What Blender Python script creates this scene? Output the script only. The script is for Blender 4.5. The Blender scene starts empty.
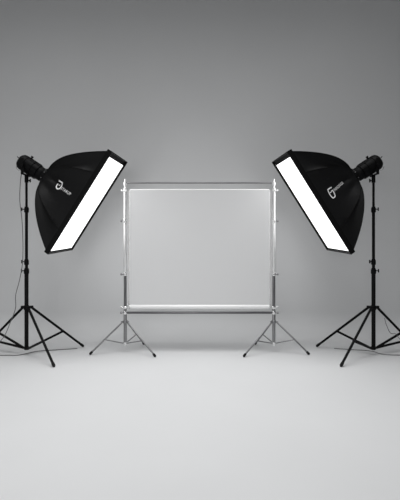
import bpy, bmesh, math, random
from mathutils import Vector, Matrix
from mathutils.bvhtree import BVHTree

scene = bpy.context.scene
COL = scene.collection

# ------------------------------------------------------------------ camera
CAM_D, CAM_H, F = 5.46, 1.29, 437.0
cam_data = bpy.data.cameras.new('camera')
cam_data.sensor_fit = 'HORIZONTAL'
cam_data.sensor_width = 36.0
cam_data.lens = F / 400.0 * 36.0
cam = bpy.data.objects.new('camera', cam_data)
cam.location = (0, -CAM_D, CAM_H)
cam.rotation_euler = (math.pi / 2, 0, 0)
COL.objects.link(cam)
scene.camera = cam

# ------------------------------------------------------------------ world, lights, exposure
world = bpy.data.worlds.new('studio_ambient')
scene.world = world
world.use_nodes = True
bg = world.node_tree.nodes['Background']
bg.inputs['Color'].default_value = (0.97, 0.985, 1.0, 1)
bg.inputs['Strength'].default_value = 0.14

SOFTBOX_EMIT = 1.75

def area(name, loc, target, sx, sy, power, col=(1, 1, 1), spread=180):
    l = bpy.data.lights.new(name, 'AREA')
    l.shape = 'RECTANGLE'; l.size = sx; l.size_y = sy
    l.energy = power; l.color = col; l.spread = math.radians(spread)
    o = bpy.data.objects.new(name, l)
    o.location = loc
    o.rotation_euler = (Vector(target) - Vector(loc)).to_track_quat('-Z', 'Y').to_euler()
    COL.objects.link(o)
    return o

area('overhead_floor_fill', (-0.35, -2.2, 6.0), (-0.35, -2.0, 0), 6.4, 4.0, 120, spread=96)  # added lamp out of view, brightens the floor more than the upper wall
area('left_fill_light', (-5.2, -3.6, 2.2), (0, 1.2, 0.8), 2.0, 2.5, 20)  # added out of frame to make the left side slightly brighter
area('front_fill_light', (-1.2, -7.6, 1.9), (-0.3, 1.0, 0.7), 2.6, 1.6, 14, spread=75)  # unseen extra lamp, put in to lighten the lower wall

vs = scene.view_settings
vs.view_transform = 'Standard'
vs.look = 'None'
vs.exposure = 0.0
vs.gamma = 1.0
vs.use_curve_mapping = False

# ------------------------------------------------------------------ materials
def new_mat(name, color, rough=0.5, metal=0.0, spec=0.5, noise=None, bump=None, coat=0.0):
    m = bpy.data.materials.new(name)
    m.use_nodes = True
    nt = m.node_tree
    b = nt.nodes['Principled BSDF']
    b.inputs['Base Color'].default_value = (*color, 1)
    b.inputs['Roughness'].default_value = rough
    b.inputs['Metallic'].default_value = metal
    b.inputs['Specular IOR Level'].default_value = spec
    b.inputs['Coat Weight'].default_value = coat
    tc = nt.nodes.new('ShaderNodeTexCoord')
    if noise:
        scale, amp = noise
        n = nt.nodes.new('ShaderNodeTexNoise')
        n.inputs['Scale'].default_value = scale
        n.inputs['Detail'].default_value = 4
        nt.links.new(tc.outputs['Object'], n.inputs['Vector'])
        r = nt.nodes.new('ShaderNodeValToRGB')
        r.color_ramp.elements[0].position = 0.3
        r.color_ramp.elements[1].position = 0.7
        r.color_ramp.elements[0].color = (*[c * (1 - amp) for c in color], 1)
        r.color_ramp.elements[1].color = (*[min(1, c * (1 + amp)) for c in color], 1)
        nt.links.new(n.outputs['Fac'], r.inputs['Fac'])
        nt.links.new(r.outputs['Color'], b.inputs['Base Color'])
    if bump:
        scale, strength = bump
        n = nt.nodes.new('ShaderNodeTexNoise')
        n.inputs['Scale'].default_value = scale
        n.inputs['Detail'].default_value = 3
        nt.links.new(tc.outputs['Object'], n.inputs['Vector'])
        bp = nt.nodes.new('ShaderNodeBump')
        bp.inputs['Strength'].default_value = strength
        bp.inputs['Distance'].default_value = 0.01
        nt.links.new(n.outputs['Fac'], bp.inputs['Height'])
        nt.links.new(bp.outputs['Normal'], b.inputs['Normal'])
    return m

M = {}
M['paper'] = new_mat('seamless_paper', (0.66, 0.665, 0.67), 0.8, spec=0.2, noise=(1.2, 0.012), bump=(90, 0.02))
M['black_metal'] = new_mat('black_painted_metal', (0.003, 0.003, 0.0033), 0.5, spec=0.12)
M['black_plastic'] = new_mat('black_plastic', (0.003, 0.003, 0.0034), 0.55, spec=0.12, noise=(40, 0.2))
M['rubber'] = new_mat('black_rubber', (0.01, 0.01, 0.01), 0.8, spec=0.2)
M['fabric'] = new_mat('black_nylon', (0.004, 0.004, 0.0044), 0.5, spec=0.2, bump=(14, 0.35))
M['trim'] = new_mat('black_edge_binding', (0.003, 0.003, 0.003), 0.6, spec=0.12)
M['silver'] = new_mat('polished_steel', (0.80, 0.80, 0.80), 0.22, metal=1.0, noise=(30, 0.03))
M['satin'] = new_mat('satin_aluminium', (0.86, 0.86, 0.86), 0.38, metal=0.9, noise=(30, 0.03))
M['dark_steel'] = new_mat('dark_steel', (0.16, 0.16, 0.165), 0.3, metal=0.9)
M['grey_steel'] = new_mat('grey_steel', (0.27, 0.27, 0.275), 0.3, metal=0.9)
M['bar_steel'] = new_mat('brushed_grey_bar', (0.22, 0.22, 0.225), 0.4, metal=0.7)
M['white_tube'] = new_mat('white_enamel', (0.93, 0.93, 0.93), 0.35, spec=0.5)
M['ink'] = new_mat('pale_grey_print', (0.9, 0.9, 0.9), 0.6)
M['cord'] = new_mat('grey_rubber_cord', (0.11, 0.11, 0.112), 0.5)

def sheet_mat(name, col, trans, clear=0.0):
    m = bpy.data.materials.new(name)
    m.use_nodes = True
    nt = m.node_tree
    for n in list(nt.nodes):
        nt.nodes.remove(n)
    out = nt.nodes.new('ShaderNodeOutputMaterial')
    d = nt.nodes.new('ShaderNodeBsdfDiffuse')
    t = nt.nodes.new('ShaderNodeBsdfTranslucent')
    g = nt.nodes.new('ShaderNodeBsdfGlossy')
    g.inputs['Roughness'].default_value = 0.45
    for n in (d, t, g):
        n.inputs['Color'].default_value = (*col, 1)
    a = nt.nodes.new('ShaderNodeMixShader'); a.inputs[0].default_value = trans
    b = nt.nodes.new('ShaderNodeMixShader'); b.inputs[0].default_value = 0.06
    nt.links.new(d.outputs[0], a.inputs[1]); nt.links.new(t.outputs[0], a.inputs[2])
    nt.links.new(a.outputs[0], b.inputs[1]); nt.links.new(g.outputs[0], b.inputs[2])
    last = b
    if clear:
        tr = nt.nodes.new('ShaderNodeBsdfTransparent')
        c = nt.nodes.new('ShaderNodeMixShader'); c.inputs[0].default_value = clear
        nt.links.new(b.outputs[0], c.inputs[1]); nt.links.new(tr.outputs[0], c.inputs[2])
        last = c
    nt.links.new(last.outputs[0], out.inputs[0])
    return m

M['sheet'] = sheet_mat('white_screen_vinyl', (0.86, 0.862, 0.865), 0.30)
M['film'] = sheet_mat('clear_screen_film', (0.8, 0.8, 0.8), 0.3, 0.65)

def emit_mat(name, strength):
    m = bpy.data.materials.new(name)
    m.use_nodes = True
    b = m.node_tree.nodes['Principled BSDF']
    b.inputs['Base Color'].default_value = (0.8, 0.8, 0.8, 1)
    b.inputs['Roughness'].default_value = 0.8
    b.inputs['Emission Color'].default_value = (1, 1, 1, 1)
    b.inputs['Emission Strength'].default_value = strength
    return m
M['diffuser'] = emit_mat('glowing_diffuser_cloth', SOFTBOX_EMIT)

# ------------------------------------------------------------------ mesh helpers
def frame(axis):
    w = Vector(axis).normalized()
    ref = Vector((0, 0, 1)) if abs(w.z) < 0.9 else Vector((1, 0, 0))
    u = w.cross(ref).normalized()
    return u, w.cross(u).normalized(), w

def lathe(bm, origin, axis, prof, seg=20):
    """prof: list of (distance along axis, radius)"""
    u, v, w = frame(axis)
    o = Vector(origin)
    rings = []
    for a, r in prof:
        if r < 1e-6:
            rings.append([bm.verts.new(o + w * a)])
        else:
            rings.append([bm.verts.new(o + w * a + (u * math.cos(t) + v * math.sin(t)) * r)
                          for t in (2 * math.pi * k / seg for k in range(seg))])
    for A, B in zip(rings, rings[1:]):
        for k in range(seg):
            k2 = (k + 1) % seg
            if len(A) == 1 and len(B) == 1:
                continue
            if len(A) == 1:
                bm.faces.new((A[0], B[k2], B[k]))
            elif len(B) == 1:
                bm.faces.new((A[k], A[k2], B[0]))
            else:
                bm.faces.new((A[k], A[k2], B[k2], B[k]))

def rod(bm, p0, p1, r, r2=None, seg=16, ch=0.15):
    p0, p1 = Vector(p0), Vector(p1)
    L = (p1 - p0).length
    r2 = r if r2 is None else r2
    c = min(r * ch * 2, L * 0.2)
    lathe(bm, p0, p1 - p0, [(0, 0), (0, r * (1 - ch)), (c, r), (L - c, r2), (L, r2 * (1 - ch)), (L, 0)], seg)

def path_tube(bm, pts, r, seg=8):
    pts = [Vector(p) for p in pts]
    rings = []
    nrm = None
    for i, p in enumerate(pts):
        t = (pts[min(i + 1, len(pts) - 1)] - pts[max(i - 1, 0)]).normalized()
        if nrm is None:
            nrm = frame(t)[0]
        nrm = (nrm - t * nrm.dot(t)).normalized()
        b = t.cross(nrm)
        rings.append([bm.verts.new(p + (nrm * math.cos(a) + b * math.sin(a)) * r)
                      for a in (2 * math.pi * k / seg for k in range(seg))])
    for A, B in zip(rings, rings[1:]):
        for k in range(seg):
            bm.faces.new((A[k], A[(k + 1) % seg], B[(k + 1) % seg], B[k]))
    bm.faces.new(rings[0][::-1]); bm.faces.new(rings[-1])

def box(bm, c, size, axes=None, bevel=0.0):
    c = Vector(c)
    if axes is None:
        axes = (Vector((1, 0, 0)), Vector((0, 1, 0)), Vector((0, 0, 1)))
    tmp = bmesh.new()
    bmesh.ops.create_cube(tmp, size=1.0)
    for v in tmp.verts:
        v.co = Vector((v.co.x * size[0], v.co.y * size[1], v.co.z * size[2]))
    if bevel:
        bmesh.ops.bevel(tmp, geom=tmp.edges[:], offset=bevel, segments=2, affect='EDGES', profile=0.6)
    mp = {}
    for v in tmp.verts:
        mp[v] = bm.verts.new(c + axes[0] * v.co.x + axes[1] * v.co.y + axes[2] * v.co.z)
    for f in tmp.faces:
        bm.faces.new([mp[v] for v in f.verts])
    tmp.free()

def catmull(pts, n=10):
    pts = [Vector(p) for p in pts]
    P = [pts[0] * 2 - pts[1]] + pts + [pts[-1] * 2 - pts[-2]]
    out = []
    for i in range(1, len(P) - 2):
        for k in range(n):
            t = k / n
            a, b, c, d = P[i - 1], P[i], P[i + 1], P[i + 2]
            out.append(0.5 * ((2 * b) + (c - a) * t + (2 * a - 5 * b + 4 * c - d) * t * t + (3 * b - a - 3 * c + d) * t ** 3))
    out.append(P[-2])
    return out

def obj(name, bm, mat, parent=None, smooth=True, label=None, recalc=True):
    if recalc:
        bmesh.ops.recalc_face_normals(bm, faces=bm.faces[:])
    me = bpy.data.meshes.new(name)
    bm.to_mesh(me); bm.free()
    me.materials.append(mat)
    if smooth:
        for p in me.polygons:
            p.use_smooth = True
        me.set_sharp_from_angle(angle=math.radians(38))
    o = bpy.data.objects.new(name, me)
    COL.objects.link(o)
    if parent is not None:
        o.parent = parent
        r = parent
        off = Vector(parent.location)
        while r.parent:
            r = r.parent
            off += Vector(r.location)
        # geometry is written in world coordinates: shift it into the thing's frame
        for v in me.vertices:
            v.co -= off
    if label:
        o['label'] = label
    return o

def thing(name, label, cat, loc, group=None):
    o = bpy.data.objects.new(name, None)
    o.empty_display_size = 0.1
    o.location = loc
    COL.objects.link(o)
    o['label'] = label; o['category'] = cat
    if group:
        o['group'] = group
    return o

def single(name, bm, mat, label, cat, group=None, **k):
    o = obj(name, bm, mat, **k)
    o['label'] = label; o['category'] = cat
    if group:
        o['group'] = group
    return o

# ------------------------------------------------------------------ setting: floor and seamless back wall
HALF_W = 6.0
COVE_Y, COVE_R = 0.60, 0.38
bm = bmesh.new()
ys = [-6.5 + (COVE_Y + 6.5) * k / 24 for k in range(25)]
rows = [[bm.verts.new((x, y, 0)) for x in (-HALF_W, 0, HALF_W)] for y in ys]
for A, B in zip(rows, rows[1:]):
    for k in range(2):
        bm.faces.new((A[k], A[k + 1], B[k + 1], B[k]))
fl = obj('floor', bm, M['paper'], smooth=False, recalc=False)
fl['kind'] = 'structure'

bm = bmesh.new()
prof = []
for k in range(25):
    t = math.pi / 2 * k / 24
    prof.append((COVE_Y + COVE_R * math.sin(t), COVE_R * (1 - math.cos(t))))
for k in range(1, 11):
    prof.append((COVE_Y + COVE_R, COVE_R + (5.6 - COVE_R) * k / 10))
rows = [[bm.verts.new((x, y, z)) for x in (-HALF_W, 0, HALF_W)] for y, z in prof]
for A, B in zip(rows, rows[1:]):
    for k in range(2):
        bm.faces.new((A[k], A[k + 1], B[k + 1], B[k]))
wl = obj('wall_back', bm, M['paper'], smooth=True, recalc=False)
wl['kind'] = 'structure'

# ------------------------------------------------------------------ black light stands
def px(x, y, Y):
    d = CAM_D + Y
    return Vector(((x - 200) / F * d, Y, CAM_H - (y - 250) / F * d))

def light_stand(s, label):
    X, Y = s * 2.128, -0.10
    t = thing('light_stand', label, 'light stand', (X, Y, 0), 'black light stands')
    P = lambda x, y, z: Vector((X + s * x, Y + y, z))     # x measured outward
    hub_z, low_z = 0.586, 0.092
    # central column
    bm = bmesh.new(); rod(bm, P(0, 0, 0.085), P(0, 0, 1.045), 0.0240); obj('lower_tube', bm, M['black_metal'], t)
    bm = bmesh.new(); rod(bm, P(0, 0, 1.00), P(0, 0, 1.80), 0.0180); obj('middle_tube', bm, M['black_metal'], t)
    bm = bmesh.new(); rod(bm, P(0, 0, 1.76), P(0, 0, 2.112), 0.0145); obj('upper_tube', bm, M['black_metal'], t)
    # collars with clamp knobs
    for z, r, kx in ((1.032, 0.031, s), (1.143, 0.028, -1), (1.785, 0.028, s)):
        bm = bmesh.new()
        lathe(bm, P(0, 0, z - 0.035), (0, 0, 1), [(0, 0), (0, r * .85), (0.008, r), (0.05, r), (0.062, r * .8), (0.07, r * .8), (0.07, 0)], 20)
        c = obj('collar', bm, M['black_plastic'], t)
        d = Vector((kx, -0.3, 0)).normalized()
        bm = bmesh.new()
        b0 = P(0, 0, z + 0.004)
        rod(bm, b0 + d * (r * .8), b0 + d * (r + 0.022), 0.006, seg=10)
        # two-winged thumb screw
        u, v, w = frame(d)
        box(bm, b0 + d * (r + 0.026), (0.018, 0.042, 0.014), (u, v, w), 0.004)
        obj('clamp_knob', bm, M['black_plastic'], c)
    # hubs
    bm = bmesh.new()
    lathe(bm, P(0, 0, hub_z - 0.03), (0, 0, 1), [(0, 0), (0, 0.03), (0.01, 0.034), (0.045, 0.034), (0.055, 0.028), (0.055, 0)], 20)
    angs = [(-46.7 if s < 0 else -43.5, 1.0), (37.6, 1.0), (157, 1.0)]      # measured from the inward side
    dirs = []
    for a, k in angs:
        a = math.radians(a)
        dirs.append(Vector((-s * math.cos(a), math.sin(a), 0)))
    for d in dirs:
        side = d.cross(Vector((0, 0, 1)))
        box(bm, P(0, 0, hub_z) + d * 0.05, (0.06, 0.034, 0.034), (d, side, Vector((0, 0, 1))), 0.006)
    obj('leg_hub', bm, M['black_plastic'], t)
    bm = bmesh.new()
    lathe(bm, P(0, 0, low_z - 0.026), (0, 0, 1), [(0, 0), (0, 0.022), (0.008, 0.03), (0.034, 0.03), (0.044, 0.024), (0.044, 0)], 20)
    for d in dirs:
        side = d.cross(Vector((0, 0, 1)))
        box(bm, P(0, 0, low_z - 0.005) + d * 0.035, (0.05, 0.026, 0.024), (d, side, Vector((0, 0, 1))), 0.005)
    obj('brace_hub', bm, M['black_plastic'], t)
    R = 0.738
    for i, d in enumerate(dirs):
        p0 = P(0, 0, hub_z) + d * 0.055
        p1 = P(0, 0, 0.0155) + d * R * ((1.07 if s > 0 else 1.03) if i == 0 else 0.985 if i == 1 else 1.0)
        ax = (p1 - p0).normalized()
        bm = bmesh.new(); rod(bm, p0, p1 - ax * 0.01, 0.0155, 0.0145)
        lg = obj('leg', bm, M['black_metal'], t)
        bm = bmesh.new()
        lathe(bm, p1 - ax * 0.045, ax, [(0, 0), (0, 0.016), (0.01, 0.0175), (0.044, 0.0175), (0.055, 0.010), (0.056, 0)], 16)
        obj('rubber_foot', bm, M['rubber'], lg)
        for fr in ((0.60,) if i < 2 else (0.60, 0.78)):
            q = p0.lerp(p1, fr)
            b0 = P(0, 0, low_z - 0.005) + d * 0.045
            bd = (q - b0).normalized()
            side = bd.cross(Vector((0, 0, 1))).normalized()
            bm = bmesh.new()
            box(bm, (b0 + q) / 2, ((q - b0).length, 0.018, 0.026), (bd, side, side.cross(bd)), 0.003)
            rod(bm, q - side * 0.016, q + side * 0.016, 0.012, seg=12)
            obj('brace', bm, M['black_metal'], t)
    return t

light_stand(-1, 'black folding tripod light stand at the left edge, holding up the left softbox')
light_stand(1, 'black folding tripod light stand at the right edge, holding up the right softbox')

# ------------------------------------------------------------------ studio flash heads
def fr_softbox(s):
    n = Vector((-s * 0.837, 0, -0.546)).normalized()      # the way the front faces
    u = Vector((-s * 0.546, 0, 0.837)).normalized()       # long axis, upwards
    v = Vector((0, 1, 0))                                 # short axis, away from the viewer
    e = Vector((0, 0.075, 0.0))
    u = (u - e * 0.95).normalized()
    v = (v - u * v.dot(u)).normalized()
    n2 = u.cross(v)
    n = n2 if n2.dot(n) > 0 else -n2
    return Vector((s * 1.351 - (0.008 if s > 0 else 0), -0.10, 1.846)), n, u, v

def studio_flash(s, label):
    c, n, u, v = fr_softbox(s)
    ring = c - n * 0.64 - u * 0.012
    t = thing('studio_flash', label, 'studio flash', (s * 2.128, -0.10, 2.17), 'studio flash heads')
    back = -n
    bm = bmesh.new()
    lathe(bm, ring + back * 0.035, back,
          [(0, 0), (0, 0.078), (0.012, 0.086), (0.05, 0.086), (0.055, 0.081), (0.065, 0.081), (0.07, 0.094), (0.13, 0.096),
           (0.135, 0.087), (0.145, 0.087), (0.15, 0.094), (0.235, 0.098), (0.24, 0.093), (0.25, 0.093), (0.255, 0.099),
           (0.29, 0.099), (0.315, 0.092), (0.332, 0.078), (0.334, 0)], 36)
    body = obj('housing', bm, M['black_plastic'], t)
    # cooling fins along the barrel
    for k in range(10):
        a = 2 * math.pi * k / 10
        d = u * math.cos(a) + v * math.sin(a)
        sd = back.cross(d)
        bm2 = bmesh.new()
        box(bm2, ring + back * 0.20 + d * 0.096, (0.18, 0.007, 0.008), (back, sd, d), 0.002)
        obj('cooling_rib', bm2, M['black_metal'], body)
    bm = bmesh.new()
    box(bm, ring + back * 0.370, (0.10, 0.115, 0.008), (u, v, back), 0.003)
    pn = obj('control_panel', bm, M['black_metal'], body)
    for a, b, r in ((0.025, 0.03, 0.012), (0.025, -0.03, 0.012), (-0.03, 0.0, 0.008)):
        bm = bmesh.new()
        lathe(bm, ring + back * 0.372 + u * a + v * b, back, [(0, 0), (0, r), (0.012, r * .85), (0.012, 0)], 16)
        obj('dial', bm, M['grey_steel'], pn)
    # sync plug / umbrella rod poking out of the back
    bm = bmesh.new()
    rod(bm, ring + back * 0.36 + u * 0.018 - v * 0.055, ring + back * 0.415 + u * 0.024 - v * 0.03, 0.005, seg=10)
    obj('sync_plug', bm, M['black_metal'], t)
    # lock lever on top near the back
    bm = bmesh.new()
    p = ring + back * 0.265 + u * 0.095
    rod(bm, p, p + u * 0.028, 0.013, seg=14)
    rod(bm, p + u * 0.024 - n * 0.018, p + u * 0.024 + n * 0.012, 0.008, seg=10)
    obj('lock_lever', bm, M['black_plastic'], t)
    # yoke and tilt bracket
    top = Vector((s * 2.128, -0.10, 2.17))
    bm = bmesh.new()
    for k in (-1, 1):
        box(bm, top + Vector((s * 0.01, k * 0.103, 0.13)), (0.034, 0.010, 0.20), None, 0.003)
    box(bm, top + Vector((s * 0.01, 0, 0.040)), (0.036, 0.21, 0.012), None, 0.003)
    obj('yoke', bm, M['black_metal'], t)
    bm = bmesh.new()
    rod(bm, top + Vector((0, 0, -0.055)), top + Vector((0, 0, 0.045)), 0.023, seg=18)
    cl = obj('stand_adapter', bm, M['black_plastic'], t)
    bm = bmesh.new()
    rod(bm, top + Vector((-s * 0.018, 0, -0.03)), top + Vector((-s * 0.05, 0, -0.03)), 0.008, seg=10)
    rod(bm, top + Vector((-s * 0.045, 0, -0.05)), top + Vector((-s * 0.045, 0, -0.008)), 0.009, seg=10)
    obj('clamp_knob', bm, M['black_plastic'], cl)
    # tilt handle: chromed curved lever behind the yoke
    bm = bmesh.new()
    h = top + Vector((s * 0.03, -0.115, 0.075))
    path_tube(bm, catmull([h, h + Vector((s * 0.018, -0.01, 0.004)), h + Vector((s * 0.035, -0.012, 0.02)), h + Vector((s * 0.045, -0.010, 0.045))], 6), 0.0045)
    obj('tilt_handle', bm, M['grey_steel'], t, label='small grey metal tilt lever')
    bm = bmesh.new()
    lathe(bm, top + Vector((s * 0.01, -0.108, 0.14)), (0, -1, 0), [(0, 0), (0, 0.02), (0.006, 0.022), (0.018, 0.020), (0.02, 0.0)], 18)
    obj('pivot_bolt', bm, M['black_plastic'], t)
    return t

studio_flash(-1, 'black cylindrical flash head behind the left softbox, atop the left black stand')
studio_flash(1, 'black cylindrical flash head behind the right softbox, atop the right black stand')

# ------------------------------------------------------------------ softboxes
SB_L, SB_W, SB_D = 1.371, 0.841, 0.64

def softbox(s, label):
    c, n, u, v = fr_softbox(s)
    base = c - n * SB_D
    t = thing('softbox', label, 'softbox', tuple(base), 'rectangular softboxes')
    # rim way-points: rods at the corners and along the sides
    hl, hw = SB_L / 2, SB_W / 2
    rods = [(hl, -hw), (hl, 0), (hl, hw), (hl * .58, hw), (-hl * .58, hw), (-hl, hw), (-hl, 0), (-hl, -hw), (-hl * .58, -hw), (hl * .58, -hw)]
    NS, NA = 12, 22
    rim = []
    for i, A in enumerate(rods):
        B = rods[(i + 1) % len(rods)]
        for k in range(NS):
            f = k / NS
            rim.append((A[0] + (B[0] - A[0]) * f, A[1] + (B[1] - A[1]) * f, f))
    rows = []
    bm = bmesh.new()
    r0 = 0.088
    for j in range(NA + 1):
        q = j / NA
        # bowed rods: steep at the ring, flattening towards the rim
        dep = q * q
        rad = q ** 1.15
        row = []
        for (a, b, f) in rim:
            l = math.hypot(a, b)
            ang = (a / l, b / l)
            k0 = r0 / l
            kk = k0 + (1 - k0) * rad
            # cloth sags between the rods, tight again at ring and rim
            sag = math.sin(math.pi * f) ** 0.8 * 0.07 * math.sin(math.pi * min(1, q * 1.02)) ** 0.8
            # fine pull wrinkles close to the ring
            sag += 0.012 * math.sin(f * math.pi * 4 + a * 5) * math.exp(-((q - 0.45) / 0.2) ** 2)
            ra = kk * (1 - sag / max(0.25, l * max(kk, .3)))
            row.append(bm.verts.new(base + n * (SB_D * dep + sag * 0.45) + u * (a * ra) + v * (b * ra)))
        rows.append(row)
    N = len(rim)
    for A, B in zip(rows, rows[1:]):
        for k in range(N):
            bm.faces.new((A[k], A[(k + 1) % N], B[(k + 1) % N], B[k]))
    bmesh.ops.recalc_face_normals(bm, faces=bm.faces[:])
    bvh = BVHTree.FromBMesh(bm)
    shell = obj('fabric_shell', bm, M['fabric'], t)
    sm = shell.modifiers.new('thickness', 'SOLIDIFY'); sm.thickness = 0.004; sm.offset = -1
    # stitched seams over the rods
    me = shell.data
    for i in range(len(rods)):
        pts = [me.vertices[j * N + i * NS].co + base for j in range(1, NA + 1)]
        b2 = bmesh.new(); path_tube(b2, pts, 0.0045, 6)
        obj('seam', b2, M['trim'], shell)
    # edge binding with a shallow lip in front of the diffuser
    bm = bmesh.new()
    def rect(L, W, d, e=0.0):
        return [bm.verts.new(c + n * d + u * (L * a / 2 + e) + v * (W * b / 2)) for a, b in ((1, -1), (1, 1), (-1, 1), (-1, -1))]
    loops = [rect(SB_L + .006, SB_W + .006, -0.045), rect(SB_L + .012, SB_W + .012, 0.010), rect(SB_L - .008, SB_W - .008, 0.014),
             rect(SB_L - .014, SB_W - .014, 0.008), rect(SB_L - .014, SB_W - .014, -0.010), rect(SB_L - .085, SB_W - .03, -0.012, -0.022)]
    for A, B in zip(loops, loops[1:]):
        for k in range(4):
            bm.faces.new((A[k], A[(k + 1) % 4], B[(k + 1) % 4], B[k]))
    obj('front_rim', bm, M['trim'], t, recalc=True)
    # diffuser cloth, very slightly domed
    bm = bmesh.new()
    G = 12
    g = []
    for i in range(G + 1):
        row = []
        for j in range(G + 1):
            a = (i / G - .5); b = (j / G - .5)
            bulge = 0.006 * math.cos(math.pi * a) * math.cos(math.pi * b)
            row.append(bm.verts.new(c + n * (-0.0145 + bulge) + u * (a * (SB_L - .07) - 0.022) + v * (b * (SB_W - .022))))
        g.append(row)
    for i in range(G):
        for j in range(G):
            f = bm.faces.new((g[i][j], g[i + 1][j], g[i + 1][j + 1], g[i][j + 1]))
    for f in bm.faces:
        f.normal_update()
        if f.normal.dot(n) < 0:
            f.normal_flip()
    obj('diffuser', bm, M['diffuser'], t, recalc=False, label='glowing white diffuser cloth')
    # speed ring
    bm = bmesh.new()
    lathe(bm, base + n * 0.022, -n, [(0, 0), (0, 0.080), (0.006, 0.096), (0.018, 0.098), (0.028, 0.092), (0.052, 0.088), (0.056, 0.080), (0.056, 0)], 32)
    sr = obj('speed_ring', bm, M['black_metal'], t)
    for k in range(8):
        a = 2 * math.pi * (k + .5) / 8
        d = u * math.cos(a) + v * math.sin(a)
        b2 = bmesh.new(); rod(b2, base - n * 0.01 + d * 0.088, base - n * 0.01 + d * 0.106, 0.006, seg=8)
        obj('rod_socket', b2, M['grey_steel'], sr)

    # printed emblem and lettering, laid on to the cloth of the side panel
    def lay(name, bmx, label_):
        bmesh.ops.triangulate(bmx, faces=bmx.faces[:])
        dead = []
        for q in bmx.verts:
            hit, nor, _, _ = bvh.ray_cast(Vector((q.co.x, -3, q.co.z)), Vector((0, 1, 0)))
            if hit is None:
                dead.append(q); continue
            if nor.y > 0:
                nor = -nor
            q.co = hit + nor * 0.003
        if dead:
            bmesh.ops.delete(bmx, geom=dead, context='VERTS')
        for f in bmx.faces:
            f.normal_update()
            if f.normal.y > 0:
                f.normal_flip()
        o = obj(name, bmx, M['ink'], t, recalc=False, label=label_)
    YP = LOGO_Y
    S = (CAM_D + YP) / F
    def W2(x, y):
        return ((x - 200) * S, CAM_H - (y - 250) * S)
    def stroke(bmx, pts, w):
        pts = [Vector((p[0], 0, p[1])) for p in pts]
        L, R = [], []
        for i, p in enumerate(pts):
            tn = (pts[min(i + 1, len(pts) - 1)] - pts[max(i - 1, 0)]).normalized()
            nn = Vector((-tn.z, 0, tn.x))
            L.append(bmx.verts.new(p + nn * w / 2)); R.append(bmx.verts.new(p - nn * w / 2))
        for i in range(len(pts) - 1):
            bmx.faces.new((L[i], L[i + 1], R[i + 1], R[i]))
    bmx = bmesh.new()
    if s < 0:
        m = lambda q: W2(50 + q[0] / 13.33, 175 + q[1] / 13.33)
        stroke(bmx, [m(q) for q in ((103, 66), (135, 84), (170, 108))], 1.45 * S)
        cur = catmull([Vector((*m(q), 0)) for q in ((165, 104), (152, 146), (128, 176), (98, 184), (75, 166), (72, 138), (92, 108))], 5)
        stroke(bmx, [(p.x, p.y) for p in cur], 1.25 * S)
        stroke(bmx, [m(q) for q in ((106, 128), (116, 140), (128, 122))], 0.7 * S)
        t0, t1, txt, hgt = (150, 172), (308, 272), 'STARUP', 40
    else:
        m = lambda q: W2(322 + q[0] / 13.33, 175 + q[1] / 13.33)
        stroke(bmx, [m(q) for q in ((110, 172), (80, 188), (46, 208))], 1.3 * S)
        cur = catmull([Vector((*m(q), 0)) for q in ((46, 206), (66, 256), (98, 300), (126, 316), (154, 290), (146, 250), (118, 208))], 5)
        stroke(bmx, [(p.x, p.y) for p in cur], 1.2 * S)
        stroke(bmx, [m(q) for q in ((78, 250), (102, 236), (106, 214))], 0.9 * S)
        t0, t1, txt, hgt = (146, 212), (304, 86), 'INNOVER', 40
    lay('emblem', bmx, 'pale grey looped emblem')
    cu = bpy.data.curves.new('lettering_source', 'FONT')
    cu.body = txt; cu.size = 1.0; cu.resolution_u = 3; cu.offset = 0.008; cu.space_character = 1.12
    to = bpy.data.objects.new('lettering_source', cu)
    COL.objects.link(to)
    bpy.context.view_layer.update()
    dg = bpy.context.evaluated_depsgraph_get()
    tme = bpy.data.meshes.new_from_object(to.evaluated_get(dg))
    bpy.data.objects.remove(to); 
    b3 = bmesh.new(); b3.from_mesh(tme); bpy.data.meshes.remove(tme)
    bmesh.ops.subdivide_edges(b3, edges=[e for e in b3.edges if e.calc_length() > 0.25], cuts=3)
    xs = [q.co.x for q in b3.verts]; ysv = [q.co.y for q in b3.verts]
    x0, x1, y0, y1 = min(xs), max(xs), min(ysv), max(ysv)
    a0 = Vector(m(t0)); a1 = Vector(m(t1))
    dx = (a1 - a0); perp = Vector((-dx.y, dx.x)).normalized() * (hgt / 13.33 * S)
    for q in b3.verts:
        fx = (q.co.x - x0) / (x1 - x0); fy = (q.co.y - y0) / (y1 - y0) - .5
        w = a0 + dx * fx + perp * fy
        q.co = Vector((w.x, 0, w.y))
    lay('lettering', b3, 'pale grey printed lettering')
    return t

LOGO_Y = -0.345
softbox(-1, 'black softbox on the left with a glowing white front, tilted down to the right')
softbox(1, 'black softbox on the right with a glowing white front, tilted down to the left')

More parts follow.
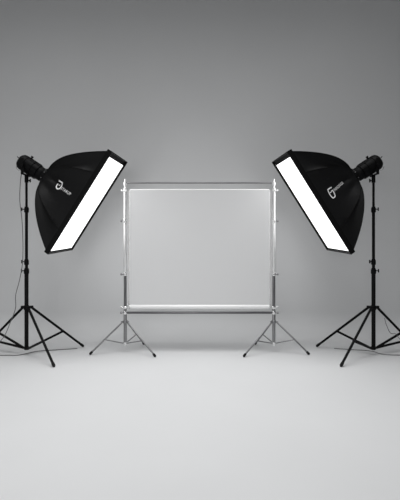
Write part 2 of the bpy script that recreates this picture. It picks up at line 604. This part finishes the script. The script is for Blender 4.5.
# ------------------------------------------------------------------ silver backdrop stands
SX, SY = 0.937, 0.05
def backdrop_stand(s, label):
    X = s * SX - 0.006
    t = thing('backdrop_stand', label, 'backdrop stand', (X, SY, 0), 'silver backdrop stands')
    P = lambda x, y, z: Vector((X + s * x, SY + y, z))
    bm = bmesh.new(); rod(bm, P(0, 0, 0.085), P(0, 0, 0.56), 0.0205); obj('lower_tube', bm, M['grey_steel'], t)
    bm = bmesh.new(); rod(bm, P(0, 0, 0.54), P(0, 0, 1.01), 0.0180); obj('middle_tube', bm, M['dark_steel'], t, label='darker polished tube section')
    bm = bmesh.new(); rod(bm, P(0, 0, 0.99), P(0, 0, 2.075), 0.0200); obj('upper_tube', bm, M['satin'], t)
    # top spigot with widened collar and cap
    bm = bmesh.new()
    lathe(bm, P(0, 0, 2.05), (0, 0, 1), [(0, 0), (0, 0.020), (0.012, 0.020), (0.025, 0.011), (0.045, 0.011), (0.058, 0.021), (0.09, 0.022),
                                         (0.10, 0.012), (0.112, 0.012), (0.135, 0.010), (0.14, 0.0)], 20)
    obj('spigot', bm, M['satin'], t)
    for z, r, side in ((1.655, 0.025, 1), (0.985, 0.024, 1), (0.502, 0.026, 1)):
        bm = bmesh.new()
        lathe(bm, P(0, 0, z - 0.022), (0, 0, 1), [(0, 0), (0, r * .85), (0.006, r), (0.036, r), (0.044, r * .85), (0.044, 0)], 20)
        c = obj('collar', bm, M['silver'], t)
        bm = bmesh.new()
        d = Vector((s, -0.25, 0)).normalized()
        b0 = P(0, 0, z)
        rod(bm, b0 + d * r * .8, b0 + d * (r + 0.02), 0.006, seg=10)
        lathe(bm, b0 + d * (r + 0.014), d, [(0, 0), (0, 0.012), (0.004, 0.015), (0.018, 0.014), (0.022, 0.010), (0.022, 0)], 14)
        obj('clamp_knob', bm, M['grey_steel'], c)
    hub_z, low_z = 0.385, 0.115
    dirs = [Vector((-s * math.cos(math.radians(a)), math.sin(math.radians(a)), 0)) for a in (199, -32, 68)]
    bm = bmesh.new()
    lathe(bm, P(0, 0, hub_z - 0.018), (0, 0, 1), [(0, 0), (0, 0.024), (0.006, 0.028), (0.03, 0.028), (0.038, 0.022), (0.038, 0)], 20)
    for d in dirs:
        box(bm, P(0, 0, hub_z) + d * 0.034, (0.04, 0.022, 0.022), (d, d.cross(Vector((0, 0, 1))), Vector((0, 0, 1))), 0.004)
    obj('leg_hub', bm, M['grey_steel'], t)
    bm = bmesh.new()
    lathe(bm, P(0, 0, low_z - 0.034), (0, 0, 1), [(0, 0), (0, 0.016), (0.01, 0.022), (0.04, 0.024), (0.055, 0.022), (0.055, 0)], 20)
    obj('brace_hub', bm, M['silver'], t)
    R = 0.452
    for i, d in enumerate(dirs):
        p0 = P(0, 0, hub_z) + d * 0.034
        p1 = P(0, 0, 0.014) + d * (0.43, 0.475, 0.475)[i]
        ax = (p1 - p0).normalized()
        bm = bmesh.new(); rod(bm, p0, p1 - ax * 0.008, 0.0105, 0.0105, seg=14)
        lg = obj('leg', bm, M['grey_steel'], t)
        bm = bmesh.new()
        lathe(bm, p1 - ax * 0.036, ax, [(0, 0), (0, 0.013), (0.008, 0.0155), (0.036, 0.0155), (0.046, 0.009), (0.047, 0)], 14)
        obj('rubber_foot', bm, M['rubber'], lg, label='black rubber foot')
        q = p0.lerp(p1, 0.56)
        b0 = P(0, 0, low_z) + d * 0.018
        bd = (q - b0).normalized(); side = bd.cross(Vector((0, 0, 1))).normalized()
        bm = bmesh.new()
        box(bm, (b0 + q) / 2, ((q - b0).length, 0.007, 0.014), (bd, side, side.cross(bd)), 0.002)
        rod(bm, q - side * 0.011, q + side * 0.011, 0.008, seg=10)
        obj('brace', bm, M['grey_steel'], t)
    # hooks carrying the tubes: a clamp level with the screen's top and two at its foot
    for z, m_ in ((2.040, 'satin'), (0.568, 'silver')):
        bm = bmesh.new()
        box(bm, P(0, -0.002, z), (0.046, 0.046, 0.034), None, 0.006)
        rod(bm, P(0.018, 0, z), P(0.055, 0, z), 0.009, seg=12)
        c = obj('tube_clamp', bm, M[m_], t)
        bm = bmesh.new()
        lathe(bm, P(0.036, 0, z), (s, 0, 0), [(0, 0), (0, 0.011), (0.004, 0.014), (0.016, 0.013), (0.018, 0)], 14)
        obj('clamp_knob', bm, M[m_], c)
    return t

backdrop_stand(-1, 'silver tripod stand holding the left end of the white screen')
backdrop_stand(1, 'silver tripod stand holding the right end of the white screen')

# ------------------------------------------------------------------ cross bars
XL, XR = -SX - 0.006, SX - 0.006
bm = bmesh.new()
rod(bm, (XL + 0.024, SY, 2.137), (XR - 0.024, SY, 2.137), 0.0105, seg=14)
single('crossbar', bm, M['bar_steel'], 'thin grey metal crossbar above the white screen, between the stand tops', 'crossbar', 'horizontal bars between the silver stands')
bm = bmesh.new()
rod(bm, (XL + 0.027, SY, 0.500), (XR - 0.027, SY, 0.500), 0.0150, seg=16)
single('crossbar', bm, M['dark_steel'], 'dark metal crossbar just below the screen\'s white bottom roller', 'crossbar', 'horizontal bars between the silver stands')

# ------------------------------------------------------------------ white screen
t = thing('backdrop_screen', 'white rectangular screen stretched between the two silver stands', 'screen', (-0.006, SY, 0.55))
x0, x1 = -0.879, 0.868
zt, zb = 2.045, 0.60
ysheet = SY - 0.012
bm = bmesh.new()
NX, NZ = 24, 20
g = []
for i in range(NX + 1):
    row = []
    for j in range(NZ + 1):
        a, b = i / NX, j / NZ
        w = 0.0025 * math.sin(a * 9 + b * 2) * math.sin(math.pi * b)
        row.append(bm.verts.new((x0 + (x1 - x0) * a, ysheet + w, zb + (zt - zb) * b)))
    g.append(row)
for i in range(NX):
    for j in range(NZ):
        bm.faces.new((g[i][j], g[i + 1][j], g[i + 1][j + 1], g[i][j + 1]))
o = obj('sheet', bm, M['sheet'], t, smooth=False)
sm = o.modifiers.new('thickness', 'SOLIDIFY'); sm.thickness = 0.002
for a, b in ((x0 - 0.032, x0), (x1, x1 + 0.032)):
    bm = bmesh.new()
    box(bm, ((a + b) / 2, ysheet, (zt + zb) / 2), (b - a, 0.0015, zt - zb))
    obj('side_film', bm, M['film'], t, label='clear strip along the screen edge')
for a in (x0 - 0.004, x1 + 0.004):
    bm = bmesh.new(); rod(bm, (a, ysheet, zb), (a, ysheet, zt), 0.004, seg=8)
    obj('edge_cord', bm, M['white_tube'], t)
bm = bmesh.new(); rod(bm, (x0 - 0.004, SY, zt), (x1 + 0.004, SY, zt), 0.013, seg=18)
obj('top_tube', bm, M['white_tube'], t)
bm = bmesh.new(); rod(bm, (x0 - 0.002, SY, 0.574), (x1 + 0.002, SY, 0.574), 0.030, seg=28, ch=0.08)
rl = obj('bottom_roller', bm, M['white_tube'], t)
for sgn, xe in ((-1, x0 - 0.002), (1, x1 + 0.002)):
    bm = bmesh.new()
    lathe(bm, (xe, SY, 0.574), (sgn, 0, 0), [(0, 0), (0, 0.026), (0.008, 0.024), (0.012, 0.014), (0.022, 0.012), (0.022, 0)], 18)
    obj('end_cap', bm, M['silver'], rl, label='metal end cap')

# ------------------------------------------------------------------ power cords
pts = [px(21.5, 173, -0.13), px(20.3, 183, -0.13), px(19.8, 200, -0.13), px(22.3, 225, -0.13), px(22.8, 258, -0.13),
       px(20.0, 278, -0.13), px(15.7, 295, -0.13), px(15.5, 308, -0.12), px(10.5, 322, -0.12), px(3.0, 338, -0.14),
       Vector((-2.56, -0.16, 0.06)), Vector((-2.72, -0.20, 0.006)), Vector((-2.76, -0.30, 0.006)), Vector((-2.62, -0.26, 0.006)),
       Vector((-2.42, -0.13, 0.006)), Vector((-2.22, -0.12, 0.006)), Vector((-2.07, 0.08, 0.006)), Vector((-1.85, 0.16, 0.006)), Vector((-1.60, 0.24, 0.006))]
bm = bmesh.new(); path_tube(bm, catmull(pts, 8), 0.0045, 8)
single('power_cord', bm, M['cord'], 'thin dark cord hanging from the left flash head down onto the floor', 'power cord')
pts = [px(384.5, 318, -0.05), px(386.5, 325, -0.06), px(390.5, 333, -0.07), px(396, 334, -0.08), Vector((2.45, -0.10, 0.20)), Vector((2.60, -0.14, 0.04)), Vector((2.64, -0.2, 0.006)),
       Vector((2.48, -0.13, 0.006)), Vector((2.26, -0.08, 0.006)), Vector((2.17, 0.10, 0.006)), Vector((1.95, 0.18, 0.006)), Vector((1.75, 0.24, 0.006))]
bm = bmesh.new(); path_tube(bm, catmull(pts, 8), 0.0040, 8)
single('power_cord', bm, M['cord'], 'thin dark cord looping by the right black stand\'s leg onto the floor', 'power cord')
